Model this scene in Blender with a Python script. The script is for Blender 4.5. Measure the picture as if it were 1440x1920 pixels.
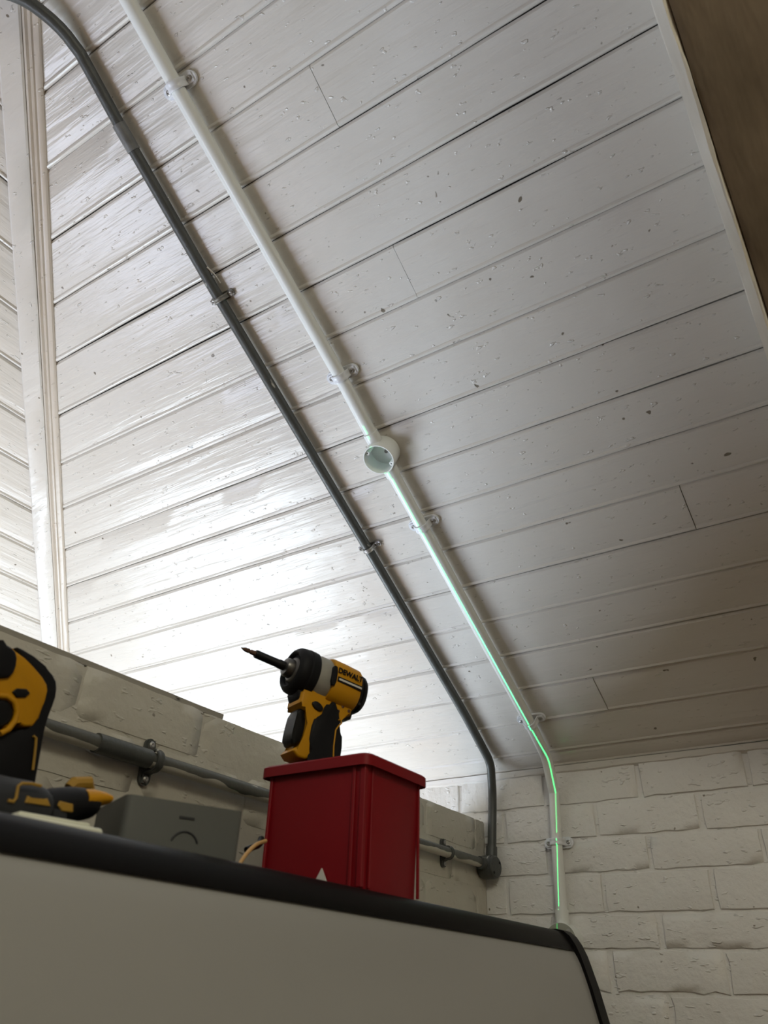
import bpy, bmesh, math, random
from mathutils import Vector, Matrix, noise
random.seed(7)
for o in list(bpy.data.objects): bpy.data.objects.remove(o)
SC = bpy.context.scene
COL = SC.collection
H = 1.55                      # camera height above the floor; everything below is laid out relative to the camera
# ------------------------------------------------------------------ camera
FPX = 1462.85
YAW, PITCH, ROLL = 0.59574652, -0.5594596, 0.03585341
def cam_rows():
    B = Matrix(((1, 0, 0), (0, 0, -1), (0, 1, 0)))
    c, s = math.cos, math.sin
    Ry = Matrix(((c(YAW), 0, s(YAW)), (0, 1, 0), (-s(YAW), 0, c(YAW))))
    Rx = Matrix(((1, 0, 0), (0, c(PITCH), -s(PITCH)), (0, s(PITCH), c(PITCH))))
    Rz = Matrix(((c(ROLL), -s(ROLL), 0), (s(ROLL), c(ROLL), 0), (0, 0, 1)))
    return Rz @ Rx @ Ry @ B
RW = cam_rows()
cd = bpy.data.cameras.new('camera')
cam = bpy.data.objects.new('camera', cd); COL.objects.link(cam)
m3 = Matrix((RW[0], -RW[1], -RW[2])).transposed()
cam.matrix_world = Matrix.Translation((0, 0, H)) @ m3.to_4x4()
cd.sensor_fit = 'AUTO'; cd.sensor_width = 36.0; cd.lens = FPX / 1920 * 36.0
cd.clip_start = 0.02
cd.dof.use_dof = True; cd.dof.focus_distance = 1.5; cd.dof.aperture_fstop = 8.0
SC.camera = cam
# ------------------------------------------------------------------ world, exposure, window light, added fill light
w = bpy.data.worlds.new('world'); SC.world = w; w.use_nodes = True
w.node_tree.nodes['Background'].inputs[0].default_value = (0.75, 0.85, 1, 1)
w.node_tree.nodes['Background'].inputs[1].default_value = 0.3
SC.view_settings.view_transform = 'Standard'; SC.view_settings.look = 'None'
SC.view_settings.gamma = 1.0; SC.view_settings.use_curve_mapping = False
SC.view_settings.exposure = 0.0
SC.cycles.max_bounces = 5
def area(name, loc, rot, sx, sy, watts, col):
    l = bpy.data.lights.new(name, 'AREA'); l.shape = 'RECTANGLE'; l.size = sx; l.size_y = sy
    l.energy = watts; l.color = col
    o = bpy.data.objects.new(name, l); COL.objects.link(o)
    o.location = (loc[0], loc[1], loc[2] + H); o.rotation_euler = rot
    return o
XL, XR, YB, YF = -2.50, 1.30, 1.80, -2.20        # room faces
TH = 0.50577; CT, ST, TT = math.cos(TH), math.sin(TH), math.tan(TH)
ZE = 0.4833; ZFLOOR = -H
WIN = [(0.75, 1.72, -1.50, -0.15), (-1.15, -0.15, -1.50, -0.15)]
for i, (a, b, c, d) in enumerate(WIN):
    area('window_daylight', (XL + 0.03, (a + b) / 2, (c + d) / 2), (0, -math.pi / 2, 0), d - c - 0.08, b - a - 0.08,
         (57, 40)[i], ((0.75, 0.88, 1.0), (0.72, 0.80, 1.0))[i])
# added fill light above and behind the camera, to brighten bricks, partition and cabinet
FILL_XY = (0.85, -0.65)
area('added_fill_light', (FILL_XY[0], FILL_XY[1] + 0.05 * ST, ZE + TT * (2.2 + FILL_XY[1]) - 0.05 * CT), (TH, 0, 0), 0.66, 0.50, 17.0, (1.0, 0.96, 0.77))
# green cross-line laser standing on the floor behind the cabinet: one vertical sheet of light
ll = bpy.data.lights.new('laser_line', 'SPOT'); ll.energy = 150; ll.spot_size = 2.4; ll.spot_blend = 0.05
ll.shadow_soft_size = 0.0; ll.use_nodes = True
nt = ll.node_tree; em = nt.nodes['Emission']; em.inputs[0].default_value = (0.03, 1.0, 0.22, 1)
g = nt.nodes.new('ShaderNodeNewGeometry')
ab = nt.nodes.new('ShaderNodeMath'); ab.operation = 'ABSOLUTE'
lt = nt.nodes.new('ShaderNodeMath'); lt.operation = 'LESS_THAN'; lt.inputs[1].default_value = 0.0013
dp = nt.nodes.new('ShaderNodeVectorMath'); dp.operation = 'DOT_PRODUCT'; dp.inputs[1].default_value = Vector((1, -0.0327, -0.0573)).normalized()
nt.links.new(g.outputs['Incoming'], dp.inputs[0]); nt.links.new(dp.outputs['Value'], ab.inputs[0])
nt.links.new(ab.outputs[0], lt.inputs[0]); nt.links.new(lt.outputs[0], em.inputs[1])
lo = bpy.data.objects.new('laser_line', ll); COL.objects.link(lo)
lo.location = (-0.7632, 1.50, -0.60 + H); lo.rotation_euler = (math.pi + 0.10, 0, 0)

# ------------------------------------------------------------------ materials
def ramp(nt, fac, a, b, ca=(0, 0, 0, 1), cb=(1, 1, 1, 1)):
    r = nt.nodes.new('ShaderNodeValToRGB'); e = r.color_ramp.elements
    e[0].position, e[1].position = a, b; e[0].color, e[1].color = ca, cb
    nt.links.new(fac, r.inputs[0]); return r.outputs[0]
def coords(nt, scale=(1, 1, 1), rnd=True, gen='Object'):
    t = nt.nodes.new('ShaderNodeTexCoord'); mp = nt.nodes.new('ShaderNodeMapping'); mp.inputs['Scale'].default_value = scale
    nt.links.new(t.outputs[gen], mp.inputs[0])
    if rnd:
        oi = nt.nodes.new('ShaderNodeObjectInfo'); mu = nt.nodes.new('ShaderNodeMath'); mu.operation = 'MULTIPLY'
        mu.inputs[1].default_value = 37.0; nt.links.new(oi.outputs['Random'], mu.inputs[0])
        cb = nt.nodes.new('ShaderNodeCombineXYZ')
        for k in range(3): nt.links.new(mu.outputs[0], cb.inputs[k])
        nt.links.new(cb.outputs[0], mp.inputs['Location'])
    return mp.outputs[0]
def tnoise(nt, vec, scale, detail=4, rough=0.55):
    n = nt.nodes.new('ShaderNodeTexNoise'); n.inputs['Scale'].default_value = scale
    n.inputs['Detail'].default_value = detail; n.inputs['Roughness'].default_value = rough
    nt.links.new(vec, n.inputs['Vector']); return n.outputs[0]
def bump(nt, height, dist, strength=1.0, prev=None):
    b = nt.nodes.new('ShaderNodeBump'); b.inputs['Distance'].default_value = dist; b.inputs['Strength'].default_value = strength
    nt.links.new(height, b.inputs['Height'])
    if prev: nt.links.new(prev, b.inputs['Normal'])
    return b.outputs[0]
def base(name, col, rough=0.5, metal=0.0, spec=0.5):
    m = bpy.data.materials.new(name); m.use_nodes = True
    p = m.node_tree.nodes['Principled BSDF']
    p.inputs['Base Color'].default_value = (*col, 1); p.inputs['Roughness'].default_value = rough
    p.inputs['Metallic'].default_value = metal; p.inputs['Specular IOR Level'].default_value = spec
    return m, m.node_tree, p
def mixcol(nt, fac, c1, c2):
    mx = nt.nodes.new('ShaderNodeMix'); mx.data_type = 'RGBA'
    if hasattr(fac, 'links') or not isinstance(fac, float): nt.links.new(fac, mx.inputs[0])
    else: mx.inputs[0].default_value = fac
    for k, c in ((6, c1), (7, c2)):
        if isinstance(c, tuple): mx.inputs[k].default_value = (*c, 1)
        else: nt.links.new(c, mx.inputs[k])
    return mx.outputs[2]
M = {}
def gloss_paint(name, c1, c2, rough, grain, ding):
    m, nt, p = base(name, c1, rough)
    v = coords(nt)
    vs = coords(nt, (5, 70, 70)); vb = coords(nt, (1.4, 14, 14))
    big = tnoise(nt, v, 5, 1)
    spot = tnoise(nt, v, 60, 1)
    cc = mixcol(nt, ramp(nt, big, 0.22, 0.85), c1, c2)
    cc = mixcol(nt, ramp(nt, spot, 0.775, 0.81), cc, (0.22, 0.19, 0.15))
    nt.links.new(cc, p.inputs['Base Color'])
    def mad(h, k, add=None):
        n = nt.nodes.new('ShaderNodeMath'); n.operation = 'MULTIPLY_ADD'; nt.links.new(h, n.inputs[0]); n.inputs[1].default_value = k
        if add is None: n.inputs[2].default_value = 0.0
        else: nt.links.new(add, n.inputs[2])
        return n.outputs[0]
    h = mad(tnoise(nt, vs, 1.0, 3, 0.62), grain)
    h = mad(ramp(nt, tnoise(nt, vb, 1.0, 2, 0.6), 0.56, 0.66), grain * 0.5, h)
    h = mad(ramp(nt, tnoise(nt, coords(nt, (1, 2.0, 1)), 50, 2, 0.7), 0.66, 0.73), ding * 0.6, h)
    h = mad(tnoise(nt, v, 14, 1), 0.0010, h)
    nt.links.new(bump(nt, h, 1.0), p.inputs['Normal'])
    return m
M['plank'] = gloss_paint('gloss_white_board_paint', (0.74, 0.71, 0.67), (0.69, 0.655, 0.605), 0.25, 0.0019, 0.0018)
M['trim'] = gloss_paint('gloss_white_trim_paint', (0.76, 0.74, 0.71), (0.71, 0.68, 0.64), 0.30, 0.0012, 0.0018)
M['bead'] = gloss_paint('cream_moulding_paint', (0.66, 0.60, 0.53), (0.60, 0.53, 0.45), 0.34, 0.0007, 0.0012)
def brick_paint(name, c1, c2, amt):
    m, nt, p = base(name, c1, 0.5)
    v = coords(nt); gp = coords(nt, (1, 1, 1), False)
    cc = mixcol(nt, ramp(nt, tnoise(nt, v, 7, 2), 0.3, 0.75), c1, c2)
    cc = mixcol(nt, ramp(nt, tnoise(nt, v, 85, 1), 0.76, 0.81), cc, (0.25, 0.22, 0.18))
    nt.links.new(cc, p.inputs['Base Color'])
    b1 = bump(nt, tnoise(nt, v, 90, 2, 0.65), 0.0012 * amt)
    b2 = bump(nt, tnoise(nt, v, 26, 2, 0.6), 0.0035 * amt, 0.9, b1)
    b3 = bump(nt, ramp(nt, tnoise(nt, coords(nt, (1, 1, 2.5)), 30, 2, 0.7), 0.62, 0.70), 0.0022 * amt, 0.8, b2)
    nt.links.new(b3, p.inputs['Normal']); return m
M['brick'] = brick_paint('cream_painted_brick', (0.80, 0.785, 0.765), (0.75, 0.73, 0.705), 1.0)
M['mortar'] = brick_paint('cream_painted_mortar', (0.66, 0.63, 0.57), (0.60, 0.565, 0.50), 1.3)
M['pbrick'] = brick_paint('cream_painted_smooth_block', (0.57, 0.54, 0.47), (0.52, 0.485, 0.415), 0.7)
def plaster(name, c1, c2):
    m, nt, p = base(name, c1, 0.7); v = coords(nt, (1, 1, 1), False)
    nt.links.new(mixcol(nt, ramp(nt, tnoise(nt, v, 9, 5), 0.35, 0.7), c1, c2), p.inputs['Base Color'])
    b1 = bump(nt, tnoise(nt, coords(nt, (3, .8, .8), False), 9, 3, .5), 0.008); nt.links.new(b1, p.inputs['Normal']); return m
M['beam'] = plaster('brown_rough_plaster', (0.17, 0.125, 0.085), (0.12, 0.088, 0.058))
M['beam_edge'] = plaster('cream_chipped_edge', (0.76, 0.73, 0.67), (0.66, 0.62, 0.55))
M['room'] = plaster('cream_wall_plaster', (0.56, 0.52, 0.45), (0.50, 0.46, 0.39))
M['floor'] = plaster('brown_floor', (0.40, 0.21, 0.075), (0.31, 0.155, 0.05))
M['void'] = base('dark_roof_void', (0.02, 0.017, 0.014), 0.9)[0]
def wornpipe(name, c1, c2, cream=None):
    m, nt, p = base(name, c1, 0.42); v = coords(nt, (1, 1, 1), False)
    cc = mixcol(nt, ramp(nt, tnoise(nt, v, 30, 4), 0.4, 0.7), c1, c2)
    cc = mixcol(nt, ramp(nt, tnoise(nt, coords(nt, (1, .25, .25), False), 60, 3), 0.70, 0.74), cc, (0.5, 0.48, 0.43))
    if cream is not None:
        t = nt.nodes.new('ShaderNodeTexCoord'); s = nt.nodes.new('ShaderNodeSeparateXYZ'); nt.links.new(t.outputs['Object'], s.inputs[0])
        n = tnoise(nt, coords(nt, (1, 1, 1), False), 5, 3); a = nt.nodes.new('ShaderNodeMath'); a.operation = 'MULTIPLY_ADD'
        nt.links.new(n, a.inputs[0]); a.inputs[1].default_value = 0.05; a.inputs[2].default_value = cream
        l = nt.nodes.new('ShaderNodeMath'); l.operation = 'LESS_THAN'; nt.links.new(s.outputs[2], l.inputs[0]); nt.links.new(a.outputs[0], l.inputs[1])
        cc = mixcol(nt, l.outputs[0], cc, (0.55, 0.52, 0.45))
    nt.links.new(cc, p.inputs['Base Color'])
    nt.links.new(bump(nt, tnoise(nt, v, 120, 3), 0.0008), p.inputs['Normal']); return m
M['grey'] = wornpipe('grey_painted_conduit', (0.070, 0.074, 0.070), (0.055, 0.058, 0.054))
M['greyp'] = wornpipe('grey_conduit_with_cream_underside', (0.10, 0.10, 0.088), (0.078, 0.078, 0.069), -0.0290)
M['steel'] = base('galvanised_clip', (0.42, 0.41, 0.40), 0.38, 0.7)[0]
M['dsteel'] = base('dull_clip', (0.20, 0.19, 0.17), 0.5, 0.3)[0]
M['pvc'] = base('white_pvc', (0.80, 0.82, 0.80), 0.30)[0]
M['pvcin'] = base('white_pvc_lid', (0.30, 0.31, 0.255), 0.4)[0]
M['clip'] = base('white_plastic_clip', (0.78, 0.80, 0.84), 0.28)[0]
M['black'] = base('black_rubber', (0.006, 0.006, 0.0075), 0.6, 0.0, 0.2)[0]
M['blackp'] = base('black_plastic', (0.005, 0.005, 0.006), 0.4, 0.0, 0.25)[0]
M['dgrey'] = base('charcoal_rubber', (0.026, 0.027, 0.031), 0.6, 0.0, 0.25)[0]
M['yellow'] = base('yellow_tool_plastic', (0.50, 0.23, 0.003), 0.5, 0.0, 0.25)[0]
M['ochre'] = base('dull_yellow_print', (0.34, 0.19, 0.02), 0.6)[0]
M['silver'] = base('cast_gear_case', (0.30, 0.29, 0.26), 0.5, 0.2, 0.3)[0]
M['bit'] = base('rusty_bit_steel', (0.16, 0.09, 0.065), 0.4, 0.8)[0]
M['chrome'] = base('dark_chuck_steel', (0.12, 0.115, 0.11), 0.35, 0.8)[0]
M['red'] = base('red_bin_plastic', (0.20, 0.0035, 0.008), 0.5, 0.0, 0.25)[0]
M['offwhite'] = base('ivory_plastic', (0.70, 0.70, 0.58), 0.4)[0]
M['paper'] = base('pale_print', (0.6, 0.58, 0.54), 0.7)[0]
M['greybox'] = base('grey_box_plastic', (0.105, 0.108, 0.103), 0.5, 0.0, 0.3)[0]
M['cable'] = base('tan_cable', (0.55, 0.33, 0.13), 0.5)[0]
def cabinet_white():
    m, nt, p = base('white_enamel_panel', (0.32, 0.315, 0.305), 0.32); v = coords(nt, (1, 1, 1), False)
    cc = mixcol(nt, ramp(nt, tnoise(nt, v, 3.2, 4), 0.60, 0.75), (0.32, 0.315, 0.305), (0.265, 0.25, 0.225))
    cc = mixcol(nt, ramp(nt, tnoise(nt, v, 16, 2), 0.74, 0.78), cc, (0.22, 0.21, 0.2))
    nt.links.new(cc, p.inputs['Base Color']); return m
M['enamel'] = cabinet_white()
M['trimblack'] = base('black_edge_trim', (0.006, 0.0055, 0.0055), 0.42, 0.0, 0.08)[0]
def glassmat():
    m = bpy.data.materials.new('window_glass'); m.use_nodes = True; nt = m.node_tree
    for n in list(nt.nodes): nt.nodes.remove(n)
    o = nt.nodes.new('ShaderNodeOutputMaterial'); mx = nt.nodes.new('ShaderNodeMixShader'); mx.inputs[0].default_value = 0.08
    t = nt.nodes.new('ShaderNodeBsdfTransparent'); gl = nt.nodes.new('ShaderNodeBsdfGlossy'); gl.inputs['Roughness'].default_value = 0.02
    nt.links.new(t.outputs[0], mx.inputs[1]); nt.links.new(gl.outputs[0], mx.inputs[2]); nt.links.new(mx.outputs[0], o.inputs[0]); return m
M['glass'] = glassmat()

# ------------------------------------------------------------------ builders
ORG = {}
def finish(me, ang=35):
    for p in me.polygons: p.use_smooth = True
    me.set_sharp_from_angle(angle=math.radians(ang))
def obj(name, bm, mat, parent=None, org=None, ang=35, mtx=None):
    """link one mesh object; bm is in camera-relative world space unless mtx (a local frame) is given"""
    bmesh.ops.recalc_face_normals(bm, faces=bm.faces)
    po = Vector((0, 0, 0)); q = parent
    while q: po += Vector(q.get('_o', (0, 0, 0))); q = q.parent
    if org is None: org = po.copy() if parent else Vector((0, 0, 0))
    org = Vector(org)
    if mtx is None: bmesh.ops.translate(bm, vec=-org, verts=bm.verts)
    me = bpy.data.meshes.new(name); bm.to_mesh(me); bm.free(); finish(me, ang)
    me.materials.append(M[mat] if isinstance(mat, str) else mat)
    o = bpy.data.objects.new(name, me); COL.objects.link(o); o.parent = parent
    if mtx is None:
        o.location = org - po; o['_o'] = tuple(org - po)
    else:
        m2 = mtx.copy(); m2.translation = m2.translation - po; o.matrix_basis = m2
    return o
def thing(name, label, cat, loc, group=None):
    o = bpy.data.objects.new(name, None); COL.objects.link(o); o.location = loc; o['_o'] = tuple(loc)
    o.empty_display_size = 0.03; o['label'] = label; o['category'] = cat
    if group: o['group'] = group
    return o
def tag(o, label, cat, group=None):
    o['label'] = label; o['category'] = cat
    if group: o['group'] = group
    return o
def struct(o, label=None):
    o['kind'] = 'structure'
    if label: o['label'] = label
    return o
def sempty(name, label):
    o = bpy.data.objects.new(name, None); COL.objects.link(o); o['_o'] = (0, 0, 0); o.empty_display_size = 0.1
    return struct(o, label)
def box(bm, lo, hi, bev=0.0, seg=2, mtx=None):
    lo, hi = Vector(lo), Vector(hi); c = (lo + hi) / 2; d = hi - lo
    r = bmesh.ops.create_cube(bm, size=1.0, matrix=Matrix.Translation(c) @ Matrix.Diagonal((*d, 1)))
    vs = r['verts']
    if bev:
        es = list({e for v in vs for e in v.link_edges})
        r2 = bmesh.ops.bevel(bm, geom=es, offset=bev, segments=seg, profile=0.5, affect='EDGES', clamp_overlap=True)
        vs = list({v for f in r2['faces'] for v in f.verts} | {v for v in vs if v.is_valid})
    if mtx: bmesh.ops.transform(bm, matrix=mtx, verts=vs)
    return vs
def ring_skin(bm, rings, cap=True):
    R = [[bm.verts.new(p) for p in r] for r in rings]
    n = len(R[0])
    for a, b in zip(R, R[1:]):
        for i in range(n): bm.faces.new((a[i], a[(i + 1) % n], b[(i + 1) % n], b[i]))
    if cap: bm.faces.new(R[0]); bm.faces.new(R[-1])
    return R
def tube(bm, pts, rad, n=16, cap=True, flat=1.0):
    pts = [Vector(p) for p in pts]; rings = []; up = None
    for i, p in enumerate(pts):
        t = (pts[min(i + 1, len(pts) - 1)] - pts[max(i - 1, 0)]).normalized()
        if up is None:
            up = Vector((0, 0, 1)) if abs(t.z) < 0.9 else Vector((1, 0, 0))
        a = t.cross(up).normalized(); b = a.cross(t).normalized(); up = b
        r = rad[i] if isinstance(rad, (list, tuple)) else rad
        rings.append([p + (a * math.cos(k * 2 * math.pi / n) + b * math.sin(k * 2 * math.pi / n) * flat) * r for k in range(n)])
    ring_skin(bm, rings, cap)
def lathe(bm, prof, mtx, n=32, sq=0.0, cap=True):
    """prof: (axial, radius) along local x; sq>0 squares the section off"""
    rings = []
    for x, r in prof:
        ring = []
        for k in range(n):
            a = 2 * math.pi * k / n; c, s = math.cos(a), math.sin(a)
            f = 1.0
            if sq: e = 2 + 4 * sq; f = 1 / (abs(c) ** e + abs(s) ** e) ** (1 / e)
            ring.append(mtx @ Vector((x, r * c * f, r * s * f)))
        rings.append(ring)
    ring_skin(bm, rings, cap)
def prism(bm, poly, y0, y1, mtx, bev=0.0, seg=2):
    """poly in local (x,z), extruded along local y"""
    a = [bm.verts.new(mtx @ Vector((p[0], y0, p[1]))) for p in poly]
    b = [bm.verts.new(mtx @ Vector((p[0], y1, p[1]))) for p in poly]
    n = len(poly); fs = [bm.faces.new(a), bm.faces.new(b)]
    for i in range(n): fs.append(bm.faces.new((a[i], a[(i + 1) % n], b[(i + 1) % n], b[i])))
    if bev:
        es = list({e for f in fs[:2] for e in f.edges})
        bmesh.ops.bevel(bm, geom=es, offset=bev, segments=seg, profile=0.5, affect='EDGES', clamp_overlap=True)
def smoothpoly(pts, it=2):
    for _ in range(it):
        q = []
        for i in range(len(pts)):
            a, b = pts[i], pts[(i + 1) % len(pts)]
            q += [(a[0] * .75 + b[0] * .25, a[1] * .75 + b[1] * .25), (a[0] * .25 + b[0] * .75, a[1] * .25 + b[1] * .75)]
        pts = q
    return pts
def smoothpath(pts, it=3):
    pts = [Vector(p) for p in pts]
    for _ in range(it):
        q = [pts[0]]
        for a, b in zip(pts, pts[1:]): q += [a.lerp(b, .25), a.lerp(b, .75)]
        q.append(pts[-1]); pts = q
    return pts
def ray(px, py):
    return RW.transposed() @ Vector(((px - 720) / FPX, (py - 960) / FPX, 1.0))
def frame(o, x, z):
    x = Vector(x).normalized(); z = Vector(z); y = z.cross(x).normalized(); z = x.cross(y)
    m = Matrix((x, y, z)).transposed().to_4x4(); m.translation = Vector(o); return m
NR = Vector((0, -ST, -CT)); UP = Vector((0, -CT, ST))
def slope(x, s, off=0.0): return Vector((x, YB, ZE)) + UP * s + NR * off

# ------------------------------------------------------------------ ceiling boards
C_HIP = -0.70                                # the hip runs where x + y = C_HIP
RIDGE_Y = -0.20
PW = 0.0985; J0 = 0.048
def jitter(seed, x, f=3.0, amp=1.0): return noise.noise(Vector((x * f, seed * 7.31, seed * 1.7))) * amp
def plank(name, parent, mtx, s0, s1, k0, k1, xl, xr, seed, wide=1.0):
    """board between joints s0<s1; xl/xr are functions of s giving its two ends; k0,k1 identify the joints (their gap noise)"""
    L0 = min(xl(s0), xl(s1)); L1 = max(xr(s0), xr(s1)); n = max(4, int((L1 - L0) / 0.035))
    bm = bmesh.new(); rings = []
    ph = random.uniform(-.0009, .0009)
    def gap(k, x):
        g = noise.noise(Vector((x * 2.3, k * 3.77, 1.3))) * 0.0016 + noise.noise(Vector((x * 11, k * 5.1, 4.2))) * 0.0009
        b = noise.noise(Vector((k * 9.7, 2.2, 0.4))) * 0.0018
        return max(0.00010, g * 0.8 + b + 0.00010)
    def prof(x):
        g0, g1 = gap(k0, x), gap(k1, x)
        c0 = jitter(seed + 3, x, 9, 0.0008); c1 = 0.0042 + jitter(seed + 5, x, 9, 0.0008)
        a, b = s0 + g0, s1 - g1
        z = ph + jitter(seed, x, 2.0, 0.0007); h = 1 + jitter(seed + 6, x, 12, .35)
        return [(a, -0.011), (a, -0.0046), (a + .0008, -0.0020), (a + .0024 + c0 * .3, z + .0006 * h), (a + .0050 + c0 * .5, z + .0018 * h), (a + .0076 + c0 * .8, z + .0011 * h),
                (a + .0094 + c0, z - .0003), (a + .0104 + c0, z), ((a + b) / 2, z), (b - c1, z), (b, -0.0040), (b, -0.011)]
    cx = (L0 + L1) / 2; cs = (s0 + s1) / 2
    for i in range(n + 1):
        u = i / n; ring = []
        xm = L0 + (L1 - L0) * u
        for (s, z) in prof(xm):
            x = xl(s) + (xr(s) - xl(s)) * u
            ring.append(Vector((x - cx, s - cs, z)))
        rings.append(ring)
    ring_skin(bm, rings)
    m = mtx.copy(); m.translation = mtx @ Vector((cx, cs, 0))
    return obj(name, bm, 'plank', parent, mtx=m, ang=36)
mb_back = Matrix(((1, 0, 0), (0, -CT, -ST), (0, ST, -CT))).to_4x4(); mb_back.translation = (0, YB, ZE)
mb_left = Matrix(((0, CT, ST), (1, 0, 0), (0, ST, -CT))).to_4x4(); mb_left.translation = (XL, 0, ZE)
def slab(name, pts, nrm, th, mat, label):
    bm = bmesh.new(); a = [bm.verts.new(p) for p in pts]; b = [bm.verts.new(Vector(p) + Vector(nrm) * th) for p in pts]
    bm.faces.new(a); bm.faces.new(b)
    for i in range(len(pts)): bm.faces.new((a[i], a[(i + 1) % len(pts)], b[(i + 1) % len(pts)], b[i]))
    return struct(obj(name, bm, mat), label)
ZR = ZE + TT * (YB - RIDGE_Y); XH = C_HIP - RIDGE_Y
UPN = Vector((0, ST, CT)) * 0.0115
ceil_b = slab('ceiling_back', [Vector(p) + UPN for p in ((XL, YB, ZE), (XR, YB, ZE), (XR, RIDGE_Y, ZR), (XH, RIDGE_Y, ZR))], -NR, 0.03, 'void',
              'white painted boarded slope rising from the brick wall')
LUP = Vector((-ST, 0, CT)) * 0.0115
ceil_l = slab('ceiling_left', [Vector(p) + LUP for p in ((XL, YB, ZE), (XH, RIDGE_Y, ZR), (XL, 2 * RIDGE_Y - YB, ZE))], (-ST, 0, CT), 0.03, 'void',
              'white painted boarded slope left of the corner batten')
slab('ceiling_front', [Vector(p) for p in ((XL, 2 * RIDGE_Y - YB, ZE), (XH, RIDGE_Y, ZR), (XR, RIDGE_Y, ZR), (XR, 2 * RIDGE_Y - YB, ZE))], (0, -ST, CT), 0.03, 'room',
     'plain painted slope behind the camera')
hipx = lambda s: XL + s * CT + 0.006
BUTT = {15: -0.486, 12: -0.4935, 6: -0.208, 2: -0.518, 19: -0.31, 9: 0.35}
smax = (YB - RIDGE_Y) / CT
k = 0; s0 = 0.0
while s0 < smax - 0.02:
    s1 = min(J0 + PW * k, smax)
    if k in BUTT:
        xb = BUTT[k]
        plank('plank', ceil_b, mb_back, s0, s1, k, k + 1, hipx, lambda s: xb - 0.0006, k)
        plank('plank', ceil_b, mb_back, s0, s1, k, k + 1, lambda s: xb + 0.0006, lambda s: XR, k + 40)
    else:
        plank('plank', ceil_b, mb_back, s0, s1, k, k + 1, hipx, lambda s: XR, k)
    s0 = s1; k += 1
k = 0; s0 = 0.0; PW2 = 0.0966
while s0 < smax - 0.02:
    s1 = min(0.0508 + PW2 * k, smax)
    lo_ = lambda s: max(-1.2, XL + s * CT - C_HIP + 2 * RIDGE_Y + 0.012) if False else max(-1.2, (XL + s * CT) + 2 * RIDGE_Y - C_HIP)
    plank('plank', ceil_l, mb_left, s0, s1, 60 + k, 61 + k, lo_, lambda s: C_HIP - (XL + s * CT) - 0.006, 80 + k)
    s0 = s1; k += 1

# hip corner batten: flat board + beaded moulding
A = Vector((C_HIP - YB, YB, ZE)); D = Vector((1, -1, TT)); Ln = (YB - RIDGE_Y); P2 = Vector((1, 1, 0)) / math.sqrt(2)
def hip_sweep(sec, a=0.0, b=1.0, n=40, amp=0.0008, sd=1):
    bm = bmesh.new(); rings = []
    for i in range(n + 1):
        u = (a + (b - a) * i / n) * Ln
        rings.append([A + D * u + P2 * (p + jitter(sd + j, u, 8, amp)) - Vector((0, 0, h + jitter(sd + j + 9, u, 7, amp))) for j, (p, h) in enumerate(sec)])
    ring_skin(bm, rings); return bm
hip = thing('corner_batten', 'white painted timber batten with beaded edge where two boarded slopes meet', 'batten', A - Vector((0, 0, 0.03)))
obj('board', hip_sweep([(-.031, .006), (-.033, .0235), (-.030, .0262), (.004, .0262), (.0075, .0235), (.008, .002)]), 'trim', hip)
obj('moulding', hip_sweep([(.008, .004), (.008, .0215), (.012, .0235), (.0145, .0215), (.016, .0195), (.0185, .0225), (.0215, .0225), (.024, .0195),
                           (.027, .0205), (.033, .0200), (.036, .0175), (.037, .010)], sd=30), 'bead', hip)

# ------------------------------------------------------------------ walls, floor, windows
def boxo(name, lo, hi, mat, parent=None, bev=0.0):
    bm = bmesh.new(); box(bm, lo, hi, bev); return obj(name, bm, mat, parent)
struct(boxo('floor', (XL - .1, YF - .1, ZFLOOR - .05), (XR + .1, YB + .2, ZFLOOR), 'floor'), 'dark brown floor')
wb = struct(boxo('wall_back', (XL - .1, YB + 0.0062, ZFLOOR), (XR + .1, YB + 0.11, ZE + 0.01), 'brick'), 'cream painted brick wall under the boarded slope')
bm = bmesh.new(); box(bm, (XR, YF - .1, ZFLOOR), (XR + .1, YB + .1, ZE))
v = [(XR, 2 * RIDGE_Y - YB, ZE), (XR, YB, ZE), (XR, RIDGE_Y, ZR)]
a = [bm.verts.new(p) for p in v]; b = [bm.verts.new((p[0] + .1, p[1], p[2])) for p in v]
bm.faces.new(a); bm.faces.new(b)
for i in range(3): bm.faces.new((a[i], a[(i + 1) % 3], b[(i + 1) % 3], b[i]))
struct(obj('wall_right', bm, 'room'), 'cream gable wall')
struct(boxo('wall_front', (XL - .1, YF - .1, ZFLOOR), (XR + .1, YF, ZE), 'room'), 'cream wall behind the camera')
bm = bmesh.new()
ys = [YF, WIN[1][0], WIN[1][1], WIN[0][0], WIN[0][1], YB]
for i, (y0, y1) in enumerate(zip(ys, ys[1:])):
    if i in (1, 3):
        box(bm, (XL - .1, y0, ZFLOOR), (XL, y1, WIN[0][2])); box(bm, (XL - .1, y0, WIN[0][3]), (XL, y1, ZE))
    else: box(bm, (XL - .1, y0, ZFLOOR), (XL, y1, ZE))
struct(obj('wall_left', bm, 'room'), 'cream window wall beyond the partition')
for i, (y0, y1, z0, z1) in enumerate(WIN):
    bm = bmesh.new(); x0, x1 = XL - .07, XL - .02
    box(bm, (x0, y0, z0), (x1, y0 + .05, z1)); box(bm, (x0, y1 - .05, z0), (x1, y1, z1))
    box(bm, (x0, y0 + .05, z0), (x1, y1 - .05, z0 + .05)); box(bm, (x0, y0 + .05, z1 - .05), (x1, y1 - .05, z1))
    wn = struct(obj('window_%d' % (i + 1), bm, 'trim'), 'white framed window in the left wall')
    bm = bmesh.new(); box(bm, (XL - .05, y0 + .05, z0 + .05), (XL - .045, y1 - .05, z1 - .05)); obj('pane', bm, 'glass', wn)

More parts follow.
